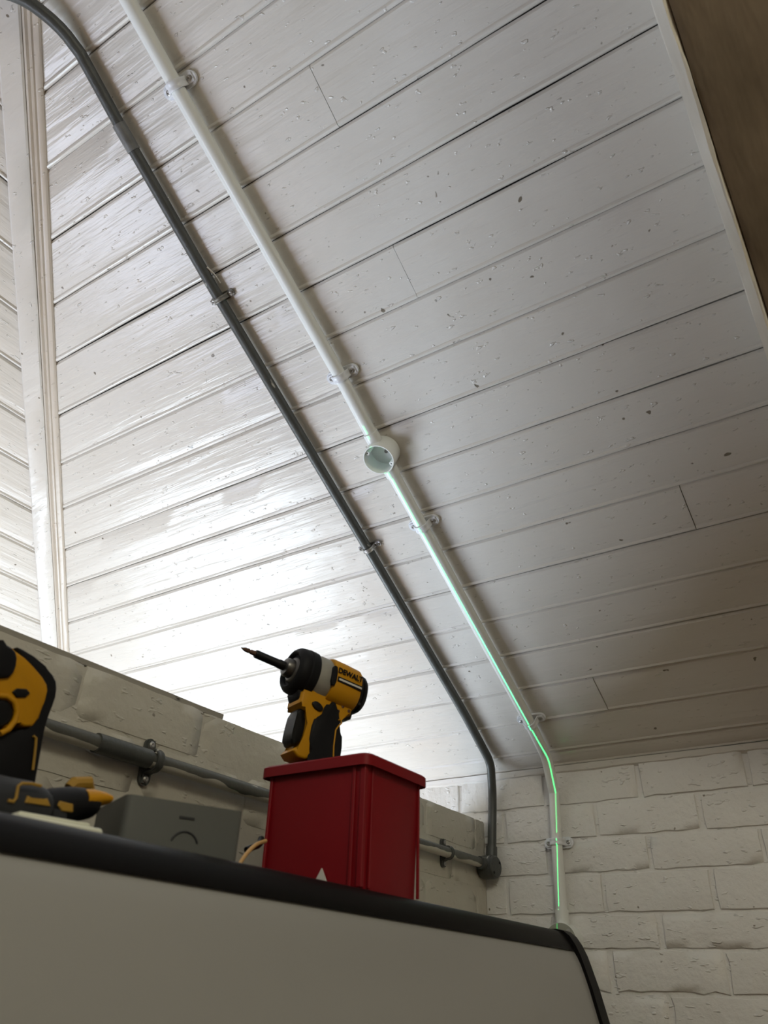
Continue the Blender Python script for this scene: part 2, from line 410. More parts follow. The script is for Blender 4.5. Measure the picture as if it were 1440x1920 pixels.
msk = Matrix.Translation((FILL_XY[0], FILL_XY[1], ZE + TT * (2.2 + FILL_XY[1]))) @ Matrix.Rotation(TH, 4, 'X')  # made-up roof window: frame and pane added only to house the fill light
bm = bmesh.new()
for lo_, hi_ in (((-.38, -.30, -.04), (-.33, .30, .0)), ((.33, -.30, -.04), (.38, .30, .0)), ((-.33, -.30, -.04), (.33, -.25, .0)), ((-.33, .25, -.04), (.33, .30, .0))): box(bm, lo_, hi_, mtx=msk)
wn = struct(obj('window_3', bm, 'trim'), 'unseen white frame added around the fill light in the slope behind the camera')
bm = bmesh.new(); box(bm, (-.33, -.25, -.022), (.33, .25, -.018), mtx=msk); obj('pane', bm, 'glass', wn)
bm = bmesh.new(); rings = []; n = 150
for i in range(n + 1):
    x = -1.9 + (XR + 1.9) * i / n; r = 0.0065 + jitter(2, x, 13, .0035) + jitter(7, x, 45, .002)
    rings.append([Vector((x, YB + .006, ZE - .012 - r)), Vector((x, YB - .002 - r * .3, ZE - .008 - r * .8)), Vector((x, YB - .0045 - r * .5, ZE - .001)), Vector((x, YB + .006, ZE + .004))])
ring_skin(bm, rings); struct(obj('trim_1', bm, 'trim', ang=20), 'ragged plaster line between the brick wall and the boards')
# bricks of the back wall ------------------------------------------------
def brick_mesh(name, seed, lx, lz, depth, rough, mat):
    bm = bmesh.new(); nx, nz = 9, 4; r = 0.0045
    rnd = random.Random(seed)
    V = {}
    for i in range(nx + 1):
        for j in range(nz + 1):
            u = (i / nx - .5) * lx; w_ = (j / nz - .5) * lz
            e = Vector((u * 40 + seed * 3, w_ * 40, seed * 11.0))
            eu = noise.noise(e) * 0.0022 * rough; ew = noise.noise(e + Vector((9, 3, 1))) * 0.0020 * rough
            edge = i in (0, nx) or j in (0, nz)
            d = 0.0 + noise.noise(e * 0.6 + Vector((2, 8, 4))) * 0.0009 * rough
            if edge: d += 0.0013
            if (i in (0, nx)) and (j in (0, nz)): d += 0.0015
            V[i, j] = bm.verts.new((u + eu, d, w_ + ew))
    for i in range(nx):
        for j in range(nz): bm.faces.new((V[i, j], V[i + 1, j], V[i + 1, j + 1], V[i, j + 1]))
    # sides sloping back into the joint
    loop = [(i, 0) for i in range(nx)] + [(nx, j) for j in range(nz)] + [(i, nz) for i in range(nx, 0, -1)] + [(0, j) for j in range(nz, 0, -1)]
    B = []
    for (i, j) in loop:
        p = V[i, j].co; B.append(bm.verts.new((p.x + (0.0025 if i == nx else -0.0025 if i == 0 else 0), depth, p.z + (0.0022 if j == nz else -0.0022 if j == 0 else 0))))
    for k in range(len(loop)):
        a, b = loop[k], loop[(k + 1) % len(loop)]
        bm.faces.new((V[a], B[k], B[(k + 1) % len(loop)], V[b]))
    bm.faces.new(B)
    bmesh.ops.recalc_face_normals(bm, faces=bm.faces)
    me = bpy.data.meshes.new(name); bm.to_mesh(me); bm.free(); finish(me, 70); me.materials.append(M[mat]); return me
LB, HB = 0.2165, 0.066
BR = [brick_mesh('brick', s, LB, HB, 0.011, 1.2 if s % 2 else 1.7, 'brick') for s in range(7)]
BRR = [brick_mesh('brick', s + 20, LB, HB, 0.011, 2.6, 'brick') for s in range(5)]
beds = [0.4855, 0.3955, 0.3200, 0.2495, 0.1705, 0.1030, 0.0275, -0.047, -0.122, -0.197, -0.272]
for c in range(len(beds) - 1):
    zt, zb = beds[c], beds[c + 1]; hgt = zt - zb - 0.0082
    off = (-0.51 if c % 2 == 0 else -0.6185)
    kk = -6
    while True:
        x0 = off + 0.2262 * kk; kk += 1
        if x0 > 0.75: break
        if x0 + .2262 < -1.9: continue
        me = random.choice(BR if c < 4 else BRR)
        o = bpy.data.objects.new('brick', me); COL.objects.link(o); o.parent = wb
        o.location = (x0 + 0.1131 + random.uniform(-.002, .002), YB + random.uniform(-.001, .0012), (zt + zb) / 2 + random.uniform(-.0008, .0008))
        o.scale = (random.uniform(.985, 1.0), 1, hgt / HB); o.rotation_euler = (0, random.uniform(-.006, .006), 0)

# partition ---------------------------------------------------------------
XP, ZP = -0.894, 0.3715
part = struct(boxo('wall_partition', (XP - 0.105, YF, ZFLOOR), (XP - 0.0018, YB + 0.004, ZP - 0.002), 'pbrick'), 'low cream painted partition wall carrying the grey conduit')
PB = [brick_mesh('brick', s + 50, LB + .006, HB + .0035, 0.010, 0.7, 'pbrick') for s in range(5)]
for c in range(5):
    zt = ZP - 0.0755 * c
    kk = -4
    while True:
        y0 = (0.617 if c % 2 == 0 else 0.504) + 0.2262 * kk; kk += 1
        if y0 > YB - 0.03: break
        o = bpy.data.objects.new('brick', random.choice(PB)); COL.objects.link(o); o.parent = part
        L = min(0.2262, YB - y0)
        o.location = (XP + random.uniform(-.0006, .0006), y0 + L / 2, zt - 0.0335)
        o.rotation_euler = (0, 0, math.pi / 2); o.scale = (L / 0.2262, 1, 1)
# thin board lying on the partition
bm = bmesh.new(); n = 30; rings = []
for i in range(n + 1):
    y = -1.0 + (0.885 + 1.0) * i / n; j = jitter(3, y, 14, .0012)
    rings.append([Vector((XP - .10, y, ZP + .001)), Vector((XP - .003 + j, y, ZP + .001)), Vector((XP - .002 + j, y, ZP + .0085 + j * .5)), Vector((XP - .006, y, ZP + .0105)), Vector((XP - .10, y, ZP + .0105))])
ring_skin(bm, rings)
def capmat():
    m, nt, p = base('grey_board_with_dark_chips', (0.33, 0.31, 0.27), .6); v = coords(nt, (1, 1, 1), False)
    nt.links.new(mixcol(nt, ramp(nt, tnoise(nt, coords(nt, (1, .35, 1), False), 26, 4), .56, .60), (0.36, 0.335, 0.29), (0.03, 0.028, 0.026)), p.inputs['Base Color']); return m
tag(obj('capping_board', bm, capmat(), org=(XP - .05, 0, ZP)), 'thin grey capping board with dark chips along the top of the partition', 'board')

# ------------------------------------------------------------------ beam at upper right
n = 70
def beam_ring(s, sec):
    return [slope(x + jitter(j + 4, s, 16, a) + jitter(j + 14, s, 50, a * .5), s, o_ + jitter(j + 24, s, 20, a)) for j, (x, o_, a) in enumerate(sec)]
def beam_part(sec):
    bm = bmesh.new(); ring_skin(bm, [beam_ring(2.1 * i / n, sec) for i in range(n + 1)]); return bm
beam = thing('ceiling_beam', 'dark rough brown beam with a pale chipped lower edge at the upper right', 'beam', slope(0.1, 0.0, 0.05))
obj('edge', beam_part([(-.010, -.004, 0), (-.0128, .135, .0010), (-.0122, .139, .0010), (-.0005, .150, .0028), (.0018, .1495, .0030), (.0045, .144, .0005), (.012, -.004, 0)]), 'beam_edge', beam, ang=18)
obj('soffit', beam_part([(.012, -.004, 0), (.0048, .142, .0005), (.0055, .1475, .0010), (.012, .1470, .0012), (.05, .122, .0012), (.10, .093, .0015), (.16, .058, .0015), (.27, -.004, 0)]), 'beam', beam, ang=50)

# ------------------------------------------------------------------ conduits
XW = -0.695; RWC = 0.0125; OW = 0.0185
wpath = [slope(XW - .006, 2.05, OW), slope(XW - .004, 1.6, OW), slope(XW + .003, 1.07, OW), slope(XW + .001, .733, OW), slope(XW, .185, OW), slope(XW - .002, .14, OW)]
b0 = slope(XW - .002, .14, OW); b1 = slope(XW - .006, .052, OW); b2 = Vector((-0.7035, YB - OW, 0.42))
bend = smoothpath([b0, b0.lerp(b1, .5), b1, b1.lerp(b2, .5), b2], 3)[1:]
wl = [b2, Vector((-0.7075, YB - OW, 0.30)), Vector((-0.7085, YB - OW, 0.13))]
SB = 0.893
wc = thing('white_conduit', 'white plastic conduit running down the boarded slope onto the brick wall', 'conduit', wl[-1])
def seg_path(a, b, n=12): return [Vector(a).lerp(Vector(b), i / n) for i in range(n + 1)]
up1 = slope(XW + .001, SB + .04, OW); dn1 = slope(XW + .001, SB - .04, OW)
bm = bmesh.new(); tube(bm, wpath[:3] + [up1], RWC, 24); obj('upper_length', bm, 'pvc', wc)
bm = bmesh.new(); tube(bm, [dn1, wpath[3], wpath[4]] + bend + wl[1:], RWC, 24); obj('lower_length', bm, 'pvc', wc)
bm = bmesh.new(); tube(bm, [Vector((-0.7083, YB - OW, 0.178)), Vector((-0.7084, YB - OW, 0.150))], 0.0145, 24); obj('socket', bm, 'pvc', wc)

def roundbox(name, label, ctr, ax, along, r, h, lid, mats, spig, group=None):
    """round conduit box: ctr on the surface, ax outward axis, along = direction of its spouts"""
    t = thing(name, label, 'junction box', ctr)
    m = frame(ctr, ax, along)        # local x outward, z along the conduit
    bm = bmesh.new()
    if lid: lathe(bm, [(0, r), (h - .001, r), (h, r - .001)], m, 40)
    else:
        prof = [(0, r - .0015), (0.001, r), (h - .001, r), (h, r - .0006), (h, r - .0026), (h - .001, r - .003), (0.004, r - .0035), (0.004, 0.001)]
        lathe(bm, prof, m, 40)
    obj('body', bm, mats[0], t)
    for d in spig:
        bm = bmesh.new(); o_ = OW
        tube(bm, [m @ Vector((o_, 0, d * r * .93)), m @ Vector((o_, 0, d * (r + .018)))], 0.0150, 24); obj('spout', bm, mats[0], t)
    if lid:
        bm = bmesh.new(); lathe(bm, [(h, r - .001), (h + .0018, r - .0012), (h + .0024, r - .003)], m, 40); l = obj('lid', bm, mats[1], t)
        for a in (0.75, math.pi + .75):
            bm = bmesh.new(); mm = m @ Matrix.Translation((h + .002, math.cos(a) * r * .74, math.sin(a) * r * .74))
            lathe(bm, [(0, .0045), (.0012, .0045), (.0014, .0038)], mm, 14); sc = obj('screw', bm, mats[2], l)
            
    else:
        for a in (2.35, -.80):
            bm = bmesh.new(); mm = m @ Matrix.Translation((0, math.cos(a) * (r - .0062), math.sin(a) * (r - .0062)))
            lathe(bm, [(.004, .0044), (h - .006, .0044), (h - .006, .0016), (h - .014, .0016)], mm, 16); obj('screw_lug', bm, mats[0], t)
        bm = bmesh.new(); mm = m @ Matrix.Translation((0, 0.004, -.002)); lathe(bm, [(.004, .004), (.007, .0035), (.0072, .0014)], mm, 14); obj('fixing_screw', bm, mats[2], t)
    return t
roundbox('junction_box', 'open round white conduit box on the boarded slope', slope(XW + .001, SB, 0.0), NR, UP, 0.0315, 0.043, False, ('pvc', 'pvc', 'dsteel'), (1, -1))
roundbox('junction_box', 'round white lidded box on the brick wall behind the cabinet corner', Vector((-0.707, YB, 0.118)), (0, -1, 0), (0, 0, 1), 0.0345, 0.040, True, ('pvc', 'pvcin', 'steel'), ())

def saddle(label, ctr, ax, along, r, off, mat, scmat, group, wid=0.011, ear=0.0135, spread=None, cat='clip'):
    """two-eared saddle: base bar, ribbed strap arching over the pipe, two screws"""
    t = thing('pipe_saddle', label, cat, ctr, group); m = frame(ctr, ax, along)     # x outward, y across, z along
    sp = spread or (r + 0.010)
    bm = bmesh.new()
    pts = []
    for k in range(24): pass
    poly = []
    for a in range(-6, 7): an = a / 6 * math.pi / 2; poly.append((sp + math.cos(an) * wid * .82, math.sin(an) * wid * .82))
    for a in range(-6, 7): an = math.pi + a / 6 * math.pi / 2; poly.append((-sp + math.cos(an) * wid * .82, math.sin(an) * wid * .82))
    x0, x1 = 0.0, max(0.003, off - r)
    va = [bm.verts.new(m @ Vector((x0, p[0], p[1]))) for p in poly]; vb = [bm.verts.new(m @ Vector((x1, p[0], p[1]))) for p in poly]
    bm.faces.new(va); bm.faces.new(vb)
    for i in range(len(poly)): bm.faces.new((va[i], va[(i + 1) % len(poly)], vb[(i + 1) % len(poly)], vb[i]))
    obj('base_bar', bm, mat, t)
    # strap
    bm = bmesh.new(); sec = []
    ro = r + 0.0006
    prof = [(-wid * .5, 0), (-wid * .5, .0022), (-wid * .30, .0030), (-wid * .12, .0018), (wid * .12, .0018), (wid * .30, .0030), (wid * .5, .0022), (wid * .5, 0)]
    path = [(sp + .006, x1, 1)] 
    rings = []
    def ring(cy, cx, ny, nx):
        return [m @ Vector((cx + nx * h, cy + ny * h, z)) for z, h in prof]
    rings.append(ring(-(sp + .007), x1, 0, 1)); rings.append(ring(-(ro + .004), x1, -.3, 1))
    for k in range(-8, 9):
        an = k / 8 * math.radians(100); rings.append(ring(math.sin(an) * ro, off + math.cos(an) * ro, math.sin(an), math.cos(an)))
    rings.append(ring((ro + .004), x1, .3, 1)); rings.append(ring((sp + .007), x1, 0, 1))
    ring_skin(bm, rings); obj('strap', bm, mat, t, ang=50)
    for s in (-1, 1):
        bm = bmesh.new(); mm = m @ Matrix.Translation((x1 + .0015, s * (sp + .001), 0))
        lathe(bm, [(0, .0046), (.0020, .0046), (.0032, .0026), (.0026, .0010), (.0014, .0009)], mm, 14); obj('screw', bm, scmat, t)
    return t
G1 = 'white conduit saddles'
sad = [(1.606, 'white saddle at the top of the white conduit, nearest the upper edge of the view', -.004), (1.064, 'white saddle just above the open round box', .002), (0.718, 'white saddle just below the open round box', .001), (0.162, 'white saddle where the white conduit starts to bend to the brick wall', 0)]
for s, lab, dx in sad: saddle(lab, slope(XW + dx, s, 0), NR, UP, RWC, OW, 'clip', 'steel', G1, wid=.0145)
saddle('white saddle on the brick wall above the lidded box', Vector((-.7075, YB, .314)), (0, -1, 0), (0, 0, 1), RWC, OW, 'clip', 'steel', G1, wid=.0145)

XG = -0.836; RG = 0.0102; OG = 0.0150
gp = [Vector((-1.02, 0.0, 1.285)), Vector((-0.915, 0.125, 1.335)), slope(-0.862, (YB - .19) / CT, OG + .018), slope(-0.832, (YB - .247) / CT, OG + .006), slope(-0.828, (YB - .29) / CT, OG)]
gb0 = smoothpath(gp, 2)
gmid = [slope(-.834, 1.588, OG), slope(-.838, 1.30, OG), slope(-.836, .715, OG), slope(-.838, .25, OG)]
e0 = slope(-.839, .20, OG); e1 = slope(-.845, .055, OG); e2 = Vector((-.862, YB - .016, .43)); e3 = Vector((-.866, YB - .022, .32))
gbend = smoothpath([e0, e0.lerp(e1, .6), e1, e1.lerp(e2, .5), e2, e3], 3)
gc = thing('grey_conduit', 'old dark grey steel conduit running down the boarded slope into the wall corner', 'conduit', e3)
bm = bmesh.new(); tube(bm, gb0 + gmid + gbend + [Vector((-.866, YB - .026, .293))], RG, 20); obj('pipe', bm, 'grey', gc)
bm = bmesh.new(); tube(bm, [slope(-.8337, 1.612, OG), slope(-.8343, 1.566, OG)], [0.0118, 0.0118], 20); obj('coupling', bm, wornpipe('scuffed_coupling', (0.19, 0.195, 0.195), (0.11, 0.11, 0.105)), gc)
bm = bmesh.new(); tube(bm, smoothpath([slope(-.826, 1.345, OG), slope(-.8245, 1.325, .007), slope(-.826, 1.31, .004)], 2), .0016, 8); obj('paint_drip', bm, 'trim', gc)
G2 = 'grey conduit clips on the slope'
saddle('dull metal clip high on the grey conduit, left of the upper boards', slope(-.8365, 1.286, 0), NR, UP, RG, OG, 'dsteel', 'steel', G2, wid=.009)
saddle('dull metal clip on the grey conduit beside the bright reflection', slope(-.835, .703, 0), NR, UP, RG, OG, 'steel', 'dsteel', G2, wid=.009)
# corner inspection box
ec = Vector((XP + .004, YB - .030, .268)); me_ = frame(ec, (1, -.12, 0), (0, 0, 1))
eb = thing('corner_box', 'dark grey cast conduit box in the corner joining both grey conduits', 'conduit box', ec)
bm = bmesh.new(); lathe(bm, [(0, .023), (.006, .0255), (.030, .0255), (.033, .024)], me_, 32); obj('body', bm, 'grey', eb)
bm = bmesh.new(); lathe(bm, [(.033, .0235), (.0375, .0235), (.0395, .021)], me_, 32); el = obj('lid', bm, 'grey', eb)
for a in (.6, math.pi + .9):
    bm = bmesh.new(); lathe(bm, [(.0385, .003), (.0405, .003), (.0408, .0015)], me_ @ Matrix.Translation((0, math.cos(a) * .017, math.sin(a) * .017)), 12); obj('screw', bm, 'blackp', el)
bm = bmesh.new(); tube(bm, [Vector((-.866, YB - .028, .288)), Vector((-.866, YB - .024, .312))], [.0135, .0130], 20); obj('spout', bm, 'grey', eb)
bm = bmesh.new(); tube(bm, [Vector((-.874, YB - .05, .273)), Vector((-.874, YB - .073, .273))], [.0138, .0134], 20); obj('spout', bm, 'grey', eb)
# horizontal conduit on the partition
hc = thing('grey_conduit', 'horizontal grey conduit with chipped cream paint along the partition', 'conduit', Vector((-.876, 1.2, .273)))
bm = bmesh.new(); tube(bm, seg_path((-.8765, -1.2, .2725), (-.8765, .50, .2728), 8) + seg_path((-.8765, .55, .2728), (-.8765, 1.735, .2738), 30), 0.0105, 20); obj('pipe', bm, 'greyp', hc)
bm = bmesh.new(); tube(bm, seg_path((-.8765, .645, .2730), (-.8765, .735, .2731), 4), 0.0128, 20); obj('coupling', bm, 'grey', hc)
M['greyp'].name = 'grey_conduit_with_cream_underside'
G3 = 'grey conduit clips on the partition'
saddle('grey metal clip with rusty stain on the partition, left of the red bin', Vector((XP, .7465, .2731)), (1, 0, 0), (0, 1, 0), .0128, .0165, 'grey', 'steel', G3, wid=.012, spread=.0225)
saddle('small dark clip on the partition near the corner box', Vector((XP, 1.587, .2737)), (1, 0, 0), (0, 1, 0), .0108, .0165, 'grey', 'steel', G3, wid=.010, spread=.0205)

# ------------------------------------------------------------------ cabinet in the foreground
YC0, YC1 = -0.25, 1.217; ZT = 0.0955
cab = thing('appliance_cabinet', 'large white appliance with bulging front and black edge trim', 'appliance', Vector((-.66, .5, ZFLOOR)))
front = [(-.471, .0685), (-.466, .060), (-.462, .051), (-.4575, .037), (-.453, .022), (-.448, .002), (-.443, -.018), (-.4365, -.050), (-.431, -.085), (-.4255, -.15), (-.423, -.25), (-.423, ZFLOOR + .05)]
def extr(poly, y0, y1):
    bm = bmesh.new(); rings = []
    for i in range(9):
        y = y0 + (y1 - y0) * i / 8; rings.append([Vector((p[0], y, p[1])) for p in poly])
    ring_skin(bm, rings); return bm
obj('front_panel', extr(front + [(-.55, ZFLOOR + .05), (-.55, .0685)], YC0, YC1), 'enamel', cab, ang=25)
trim = [(-.510, .0935), (-.502, ZT), (-.496, ZT), (-.488, .0930), (-.480, .0865), (-.4735, .0775), (-.4690, .0700), (-.4685, .0685), (-.512, .0685)]
obj('top_trim', extr(trim, YC0, YC1), 'trimblack', cab, ang=25)
obj('body', extr([(-.868, ZFLOOR), (-.5505, ZFLOOR), (-.5505, .0680), (-.5125, .0690), (-.5105, ZT - .001), (-.868, ZT - .001)], YC0, YC1), 'trimblack', cab, ang=25)
cap = [(-.868, ZT), (-.502, ZT + .0015), (-.494, ZT + .0015), (-.484, .0945), (-.475, .0875), (-.4675, .0765), (-.461, .0630), (-.457, .051), (-.448, .022), (-.438, -.018), (-.4315, -.050), (-.426, -.085), (-.4205, -.15), (-.418, -.25), (-.418, ZFLOOR), (-.868, ZFLOOR)]
obj('end_cap', extr(cap, YC1, YC1 + .028), 'trimblack', cab, ang=25)

# ------------------------------------------------------------------ red bin
ZB = ZT + .0005
bx0, bx1, by0, by1, bz1 = -.645, -.503, .7245, .8430, .2330
rb = thing('storage_bin', 'dark red plastic bin holding the yellow impact driver', 'bin', Vector(((bx0 + bx1) / 2, (by0 + by1) / 2, ZB)))
def tub(z0, z1, tap, th):
    bm = bmesh.new(); rings = []
    def rect(z, ins, t): 
        f = tap * (1 - (z - z0) / (z1 - z0)) + ins
        r = .006
        pts = []
        for cx, cy, a0 in ((bx1 - f - r, by1 - f - r, 0), (bx0 + f + r, by1 - f - r, 90), (bx0 + f + r, by0 + f + r, 180), (bx1 - f - r, by0 + f + r, 270)):
            for k in range(4): a = math.radians(a0 + k * 30); pts.append(Vector((cx + r * math.cos(a), cy + r * math.sin(a), z)))
        return pts
    rings = [rect(z0, 0, 0), rect(z1, 0, 0), rect(z1, th, 0), rect(z0 + th, th, 0)]
    ring_skin(bm, rings); return bm
obj('bin_body', tub(ZB, bz1 - .001, .0035, .0025), 'red', rb)
bm = bmesh.new()
ov = .0065; zr0, zr1 = bz1 - .0125, bz1 + .0005
def rrect(g, z, r=.010):
    pts = []
    for cx, cy, a0 in ((bx1 + g - r, by1 + g - r, 0), (bx0 - g + r, by1 + g - r, 90), (bx0 - g + r, by0 - g + r, 180), (bx1 + g - r, by0 - g + r, 270)):
        for k in range(4): a = math.radians(a0 + k * 30); pts.append(Vector((cx + r * math.cos(a), cy + r * math.sin(a), z)))
    return pts
R = [rrect(-.0005, zr0 + .004, .006), rrect(ov - .001, zr0 + .002), rrect(ov - .0005, zr0), rrect(ov + .0006, zr0), rrect(ov + .0006, zr1 - .002), rrect(ov - .0015, zr1), rrect(-.001, zr1, .006), rrect(-.001, zr0 + .004, .006)]
ring_skin(bm, R, cap=False); obj('rim', bm, 'red', rb)
for (x0, y0, x1, y1) in ((bx1 - .0165, by0 - .0022, bx1 - .0125, by0 + .002), (bx1 - .0060, by0 - .0018, bx1 + .0008, by0 + .004), (bx1 - .002, by0 + .012, bx1 + .0016, by0 + .0155),
                         (bx0 + .006, by0 - .0018, bx0 + .0095, by0 + .002), (bx1 - .002, by1 - .007, bx1 + .0014, by1 - .004)):
    bm = bmesh.new(); box(bm, (x0, y0, ZB + .002), (x1, y1, zr0 + .003), .0006, 1); obj('rib', bm, 'red', rb)
bm = bmesh.new()
for z, x in ((.005, -.57), (.005, -.53)): pass
c0 = ray(601, 1644); c0 = c0 * ((by0 - .0012) / c0.y)
vs = [bm.verts.new(c0 + Vector((dx, dy, dz))) for dy in (0, .0016) for dx, dz in ((-.0085, -.006), (.0085, -.006), (.0005, .0085))]
bm.faces.new(vs[:3]); bm.faces.new(vs[3:])
for i in range(3): bm.faces.new((vs[i], vs[(i + 1) % 3], vs[3 + (i + 1) % 3], vs[3 + i]))
o = obj('mark', bm, 'paper', rb); o['label'] = 'small pale triangular mark'

# ------------------------------------------------------------------ impact driver
def text_mesh(body, size, mtx, name, mat, parent, extr=.0003, shear=0.0):
    c = bpy.data.curves.new(name, 'FONT'); c.body = body; c.size = size; c.extrude = extr; c.align_x = 'CENTER'; c.align_y = 'CENTER'; c.shear = shear; c.offset = size * .02
    t = bpy.data.objects.new(name, c); COL.objects.link(t)
    dg = bpy.context.evaluated_depsgraph_get(); me = bpy.data.meshes.new_from_object(t.evaluated_get(dg))
    bpy.data.objects.remove(t); bm = bmesh.new(); bm.from_mesh(me); bmesh.ops.transform(bm, matrix=mtx, verts=bm.verts); bpy.data.meshes.remove(me)
    return obj(name, bm, mat, parent, ang=30)
DX = Vector((-.345, -.93, .13)).normalized(); DO = ray(671, 1308) * (-.598 / ray(671, 1308).x) + DX * .0591
md = frame(DO, DX, (0, 0, 1)); S = 0.001115; K = S / .001
def mm(*a): return [(p[0] * S, p[1] * S) for p in a]
drv = thing('impact_driver', 'yellow and black cordless impact driver standing in the red bin', 'power tool', md @ Vector((0, 0, -.150)))
def part(name, bm, mat, parent=None, ang=40): return obj(name, bm, mat, parent or drv, ang=ang)
bm = bmesh.new(); lathe(bm, mm((-40, 26.0), (-38, 27.2), (-20, 28.0), (-2, 28.2), (0, 27.5)), md, 40, .18); hs = part('motor_housing', bm, 'yellow')
bm = bmesh.new(); lathe(bm, mm((-53, 17), (-52.5, 21), (-49, 23.5), (-46, 23.8), (-45.5, 22.6), (-44.5, 22.6), (-44, 24.6), (-40, 25.5), (-39.5, 24)), md, 40, .12); part('rear_cap', bm, 'blackp')
for z in (-17, -10, -3, 4, 11):
    bm = bmesh.new(); box(bm, (-.0500, .0150, (z - 1.5) * S), (-.0470, .0246, (z + 1.5) * S), .0004, 1, md); part('vent_fin', bm, 'dgrey')
bm = bmesh.new(); lathe(bm, mm((-1, 26.6), (2, 27.6), (12, 27.6), (20, 26.0), (26, 24.5)), md, 40); part('gear_case', bm, 'silver')
bm = bmesh.new(); prism(bm, smoothpoly(mm((-3, -11), (4, -13), (5, 8), (3, 12), (-2, 11)), 1), .0262 * K, .0302 * K, md, .0008); part('side_bumper', bm, 'black')
bm = bmesh.new(); prism(bm, smoothpoly(mm((-3, -11), (4, -13), (5, 8), (3, 12), (-2, 11)), 1), -.0302 * K, -.0262 * K, md, .0008); part('side_bumper', bm, 'black')
bm = bmesh.new(); lathe(bm, mm((18, 26.5), (19.5, 28.6), (29, 28.9), (30.5, 27.6), (32, 28.4), (39, 27.4), (43, 24.5), (44.5, 21.5), (43, 19.5), (40, 18.5), (38, 14)), md, 40); part('nose_bumper', bm, 'black')
bm = bmesh.new(); prism(bm, smoothpoly(mm((18.64, -22), (34.48, -17), (35.2, -24), (32.32, -36), (22.96, -38), (18.64, -30)), 1), -.0135, .0135, md, .003); part('nose_bumper', bm, 'black')
bm = bmesh.new(); lathe(bm, mm((37, 16.5), (41, 15.6), (43, 13.5), (43.5, 11.4), (50, 10.8), (52, 9.6), (53, 6.5)), md, 28); part('chuck', bm, 'chrome')
bm = bmesh.new(); lathe(bm, mm((52, 5.4), (60, 5.4), (61, 4.9), (90, 4.9), (91.5, 4.3)), md, 20); bh = part('bit_holder', bm, 'blackp')
bm = bmesh.new(); lathe(bm, mm((91, 3.1), (97, 3.0), (99, 2.0), (100, 2.9), (105, 2.5), (110, .5)), md, 8); part('bit', bm, 'bit', bh)
# yellow handle frame
yel = mm((-40, -14), (17.2, -14), (27.28, -25), (30.88, -27), (30.52, -40), (26.56, -41), (22.96, -43), (18.64, -46), (16.48, -60), (15.04, -76), (17.92, -87), (24.4, -90), (26.56, -94), (20.08, -99), (10, -99), (-8, -90), (-14, -60), (-24, -40), (-38, -32))
bm = bmesh.new(); prism(bm, yel, -.0175, .0175, md, .0035, 3); part('handle_frame', bm, 'yellow')
bm = bmesh.new(); prism(bm, mm((-44, -12), (-18, -12), (-20, -36), (-30, -40), (-42, -34)), -.0135, .0135, md, .003); part('rear_bumper', bm, 'blackp')
grip = smoothpoly(mm((-14, -23), (-8, -24), (-5, -36), (4, -48), (12, -54), (10, -84), (4, -97), (6, -118), (-30, -118), (-33, -80), (-29, -55), (-22, -42), (-19, -30)), 1)
bm = bmesh.new(); prism(bm, grip, -.0195, .0195, md, .006, 3); part('grip', bm, 'black')
bm = bmesh.new(); prism(bm, smoothpoly(mm((17.2, -45), (28, -43), (29.44, -58), (30.16, -78), (27.28, -87), (20.08, -86), (15.76, -70)), 2), -.0115, .0115, md, .004, 3); part('trigger', bm, 'blackp')
bm = bmesh.new(); prism(bm, smoothpoly(mm((17, -36), (13, -41), (5, -43), (0, -39), (4, -34), (12, -32)), 1), -.0205, .0205, md, .0015); part('direction_button', bm, 'blackp')
bm = bmesh.new(); tube(bm, [md @ Vector((x * S, .0197, z * S)) for x, z in ((-21, -44), (-24, -42), (-26, -46), (-23, -50), (-20, -56), (-21, -74), (-23, -86))], .0010, 8); part('grip_stripe', bm, 'yellow')
bm = bmesh.new(); prism(bm, smoothpoly(mm((-42, -114), (-12, -114), (-8, -120), (-8, -146), (-44, -146), (-46, -122)), 1), -.018, .018, md, .004); part('battery', bm, 'blackp')
for x, z in ((-25, -25.5), (-20, -33), (-34, -28)):
    bm = bmesh.new(); mmx = md @ Matrix.Translation((x * S, .0172, z * S)) @ Matrix.Rotation(math.pi / 2, 4, 'Z'); lathe(bm, mm((0, 2.0), (.8, 2.0), (1.0, 1.4)), mmx, 10); part('screw', bm, 'bit')
# print on the tool's left flank: text x runs from nose to tail
mt = md @ Matrix.Translation((-.0205 * K, .0289 * K, .0085 * K)) @ Matrix(((-1, 0, 0, 0), (0, 0, 1, 0), (0, 1, 0, 0), (0, 0, 0, 1)))
text_mesh('DEWALT', .0096, mt, 'lettering', 'blackp', hs, .0006)
bm = bmesh.new(); box(bm, (-.0395 * K, .0270 * K, -.0050 * K), (-.0045 * K, .0290 * K, .0012 * K), .0003, 1, md); pl = part('print_panel', bm, 'blackp', hs)
bm = bmesh.new(); box(bm, (-.0385 * K, .0272 * K, -.0030 * K), (-.0060 * K, .02925 * K, -.0006 * K), .0002, 1, md); part('print_stripe', bm, 'paper', hs)

